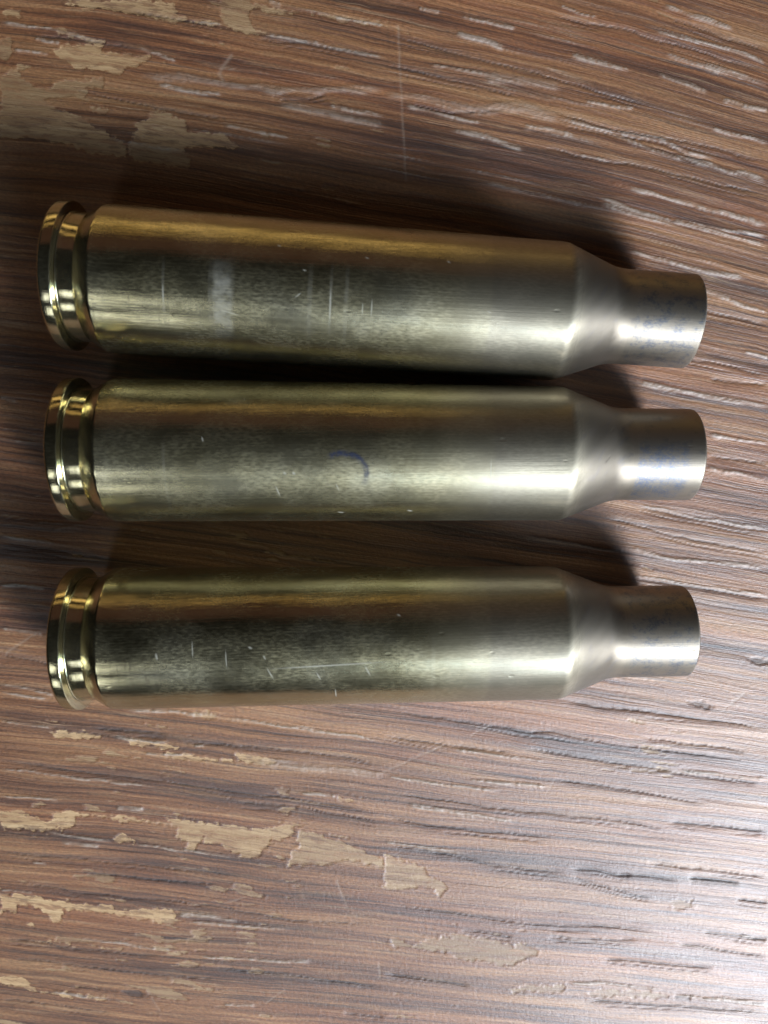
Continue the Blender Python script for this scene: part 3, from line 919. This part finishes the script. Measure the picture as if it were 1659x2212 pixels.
def casing(x, y, th, label, seed, stain, marks, rings, dull):
    root = bpy.data.objects.new('cartridge_case', None)
    C.objects.link(root)
    root.empty_display_size = 0.005
    inc = math.atan2(5.98 - R_SH, S_AX)
    root.rotation_euler = (0, inc, th)
    root.location = (x * MM, y * MM, 6.0 * MM)
    root['label'] = label
    root['category'] = 'cartridge case'
    root['group'] = 'brass cartridge cases lying side by side'
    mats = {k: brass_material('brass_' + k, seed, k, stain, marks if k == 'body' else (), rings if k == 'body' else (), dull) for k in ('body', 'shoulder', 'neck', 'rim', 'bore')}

    def r_at(a):
        return R_BASE + (R_SH - R_BASE) * (a - 5.3) / (S_AX - 5.3)
    pb, pw, pe = (38.0, r_at(38.0)), (S_AX, R_SH), (N_AX, R_NK)
    f1 = fillet(pb, pw, pe, 1.9, 10)
    f2 = fillet(pw, pe, (L_AX, R_NK - 0.02), 4.5, 12)
    # head: rim, groove, cone
    rim = [(0.0, 5.62)] + fillet((0.0, 5.5), (0.0, 6.0), (1.0, 6.0), 0.28, 6)
    rim += fillet((0.3, 6.0), (1.02, 6.0), (1.10, 5.2), 0.07, 4) + [(1.10, 5.24)]
    lathe('rim', rim, mats['rim'], root)
    lathe('extractor_groove', fillet((1.10, 5.6), (1.14, 5.20), (2.4, 5.18), 0.09, 4) + [(1.7, 5.188), (2.1, 5.182)]
          + fillet((1.7, 5.18), (2.45, 5.18), (3.75, 5.945), 0.22, 5)
          + fillet((2.6, 5.27), (3.75, 5.955), (8, r_at(8)), 0.5, 6), mats['rim'], root)
    x0 = fillet((2.6, 5.27), (3.75, 5.955), (8, r_at(8)), 0.5, 6)[-1]
    body = [x0] + [(a, r_at(a)) for a in np.linspace(x0[0] + 0.6, f1[0][0] - 0.6, 60)] + [(f1[0][0] - 0.3, r_at(f1[0][0] - 0.3))]
    lathe('case_body', body, mats['body'], root)
    lathe('shoulder', [body[-1]] + f1 + [((f1[-1][0] * (1 - t) + f2[0][0] * t), (f1[-1][1] * (1 - t) + f2[0][1] * t)) for t in (0.33, 0.67)]
          + f2 + [(f2[-1][0] + 0.2, R_NK - 0.004)], mats['shoulder'], root)
    ns = f2[-1][0] + 0.2
    neck = [(a, R_NK - 0.004 - 0.012 * (a - ns) / (L_AX - ns)) for a in np.linspace(ns, L_AX - 0.35, 14)]
    neck += fillet((50, R_NK - 0.016), (L_AX, R_NK - 0.016), (L_AX, 3.3), 0.16, 5)
    neck += fillet((L_AX, R_NK), (L_AX, 3.56), (L_AX - 2, 3.56), 0.1, 4) + [(L_AX - 1.2, 3.56)]
    lathe('neck', neck, mats['neck'], root)
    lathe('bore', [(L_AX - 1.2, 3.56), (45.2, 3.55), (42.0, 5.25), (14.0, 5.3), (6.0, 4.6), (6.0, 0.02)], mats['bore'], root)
    lathe('case_head', [(0.0, 5.62), (0.0, 4.2), (0.0, 2.70), (0.10, 2.66), (0.45, 2.66)], mats['rim'], root)
    pr = lathe('primer', [(0.14, 2.60), (0.08, 2.45), (0.08, 1.0), (0.22, 0.75), (0.45, 0.35), (0.52, 0.01)], mats['rim'], root)
    return root, mats


def ink_material():
    t = NT('blue_ink')
    uv = t.uv()
    s = t.sep(uv)
    n = t.noise(uv, (3.0, 1.2, 1), (2, 2, 0), 3.0, 0.7)
    mask = t.mul(t.step(t.math('ABSOLUTE', s[1]), 0.15, 1.0, 1.0, 0.0), t.step(n, 0.34, 0.62, 0.20, 1.0))
    ends = t.mul(t.step(s[0], 0.0, 0.6), t.step(s[0], 4.3, 5.4, 1.0, 0.0))
    t.bsdf.inputs['Base Color'].default_value = (0.016, 0.030, 0.095, 1)
    t.bsdf.inputs['Roughness'].default_value = 0.4
    t.l.new(t.mul(t.mul(mask, ends), 0.52), t.bsdf.inputs['Alpha'])
    return t.mat


def ink_stroke(root, path, width, r_at):
    """A pen stroke lying on the curved brass: path of (axial mm, girth mm from the top line)."""
    bm = bmesh.new()
    uvl = bm.loops.layers.uv.new('stroke')
    P = [Vector(p) for p in path]
    dense = []
    for i in range(len(P) - 1):
        p0 = P[max(i - 1, 0)]
        p1, p2 = P[i], P[i + 1]
        p3 = P[min(i + 2, len(P) - 1)]
        for k in range(8):
            u = k / 8
            dense.append(0.5 * ((2 * p1) + (p2 - p0) * u + (2 * p0 - 5 * p1 + 4 * p2 - p3) * u * u
                                + (-p0 + 3 * p1 - 3 * p2 + p3) * u ** 3))
    dense.append(P[-1])
    rows, run = [], 0.0
    for i, p in enumerate(dense):
        d = (dense[min(i + 1, len(dense) - 1)] - dense[max(i - 1, 0)]).normalized()
        nrm = Vector((-d.y, d.x))
        if i:
            run += (p - dense[i - 1]).length
        row = []
        for s in (-1, -0.5, 0, 0.5, 1):
            q = p + nrm * s * width / 2
            r = r_at(q.x) + 0.018
            a = q.y / r
            row.append((bm.verts.new((q.x * MM, -r * math.sin(a) * MM, r * math.cos(a) * MM)), run, s))
        rows.append(row)
    for i in range(len(rows) - 1):
        for k in range(4):
            vs_ = (rows[i][k], rows[i][k + 1], rows[i + 1][k + 1], rows[i + 1][k])
            f = bm.faces.new([v[0] for v in vs_])
            f.smooth = True
            for lp, v in zip(f.loops, vs_):
                lp[uvl].uv = (v[1], v[2])
    bmesh.ops.recalc_face_normals(bm, faces=bm.faces)
    me = bpy.data.meshes.new('ink_mark')
    bm.to_mesh(me)
    bm.free()
    me.materials.append(ink_material())
    o = bpy.data.objects.new('ink_mark', me)
    C.objects.link(o)
    o.parent = root
    o['label'] = 'curved blue pen stroke on the brass'
    return o


def r_body(a):
    return R_BASE + (R_SH - R_BASE) * (a - 5.3) / (S_AX - 5.3)


build_table()
POSES = [(-25.541, 15.652, -0.0660), (-25.37, 1.305, -0.0067), (-25.539, -14.695, 0.0087)]
LABELS = ['spent brass cartridge case with pale worn ring near its rim, topmost of the three',
          'spent brass cartridge case with curved blue pen mark, between the two others on the table',
          'spent brass cartridge case with long pale scratch on its dark side, bottommost of three']


def mk(ax, g, dx, dg, w):
    """A mark on the body: axial mm, girth mm from the top line towards the viewer's side."""
    v = math.pi * r_body(ax)
    return (ax - dx / 2, v - g + dg / 2, ax + dx / 2, v - g - dg / 2, w)


MARKS = [[mk(18.2, -2.5, 0.3, 0.1, 0.07), mk(20.3, -0.6, 0.25, 0.05, 0.07), mk(25.0, -2.0, 0.3, 0.1, 0.06), mk(9.6, 1.9, 0.02, 1.8, 0.07),
          mk(22.4, 1.9, 0.03, 3.2, 0.09), mk(25.6, 1.9, 0.02, 1.6, 0.06), mk(24.9, 2.0, 0.02, 1.2, 0.05), mk(31.3, -2.2, 0.25, 0.15, 0.07),
          mk(14.6, 3.0, 2.0, 0.5, 0.05), mk(19.9, 1.3, 0.5, -0.4, 0.06), mk(34.7, 1.5, 0.3, 0.1, 0.06)],
         [mk(12.2, -0.8, 0.1, 0.35, 0.08), mk(17.9, 3.4, 0.35, 1.2, 0.06), mk(19.2, 1.8, 0.1, 0.1, 0.13), mk(18.5, 1.8, 0.1, 0.1, 0.12),
          mk(22.6, 3.0, 0.3, 0.8, 0.05), mk(15.2, -4.4, 0.12, 0.4, 0.08), mk(28.4, 5.6, 0.35, 0.1, 0.12), mk(22.8, 5.9, 0.5, 0.1, 0.10),
          mk(34.6, 1.5, 0.04, 2.4, 0.06)],
         [mk(17.4, 1.9, 0.55, 1.2, 0.07), mk(21.2, 2.2, 0.35, 0.8, 0.07), mk(25.1, 1.8, 0.45, 1.0, 0.08), mk(8.6, 0.3, 0.08, 0.5, 0.11),
          mk(22.0, 1.25, 11.0, -0.25, 0.085), mk(27.6, -2.7, 0.2, 0.1, 0.10), mk(11.4, -0.2, 0.05, 1.6, 0.06), mk(15.9, -0.3, 0.2, 0.1, 0.11),  # the long first mark is a reflected streak painted as a pale line
          mk(14.0, 0.6, 0.05, 1.8, 0.06), mk(22.5, 4.2, 0.04, 1.4, 0.06), mk(17.0, 0.5, 0.15, 0.3, 0.08)]]
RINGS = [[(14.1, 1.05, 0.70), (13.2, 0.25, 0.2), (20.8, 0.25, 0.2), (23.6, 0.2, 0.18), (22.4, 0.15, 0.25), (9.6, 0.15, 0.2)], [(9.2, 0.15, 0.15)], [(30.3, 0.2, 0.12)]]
roots = []
for i, (p, lab) in enumerate(zip(POSES, LABELS)):
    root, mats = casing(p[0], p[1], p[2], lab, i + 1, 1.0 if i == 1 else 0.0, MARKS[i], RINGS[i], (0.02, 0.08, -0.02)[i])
    roots.append(root)


ink_stroke(roots[1], [(21.8, 0.7), (22.3, 0.3), (23.1, 0.2), (24.2, 0.55), (24.85, 1.45), (24.75, 2.5), (24.3, 3.2)], 0.72, r_body)
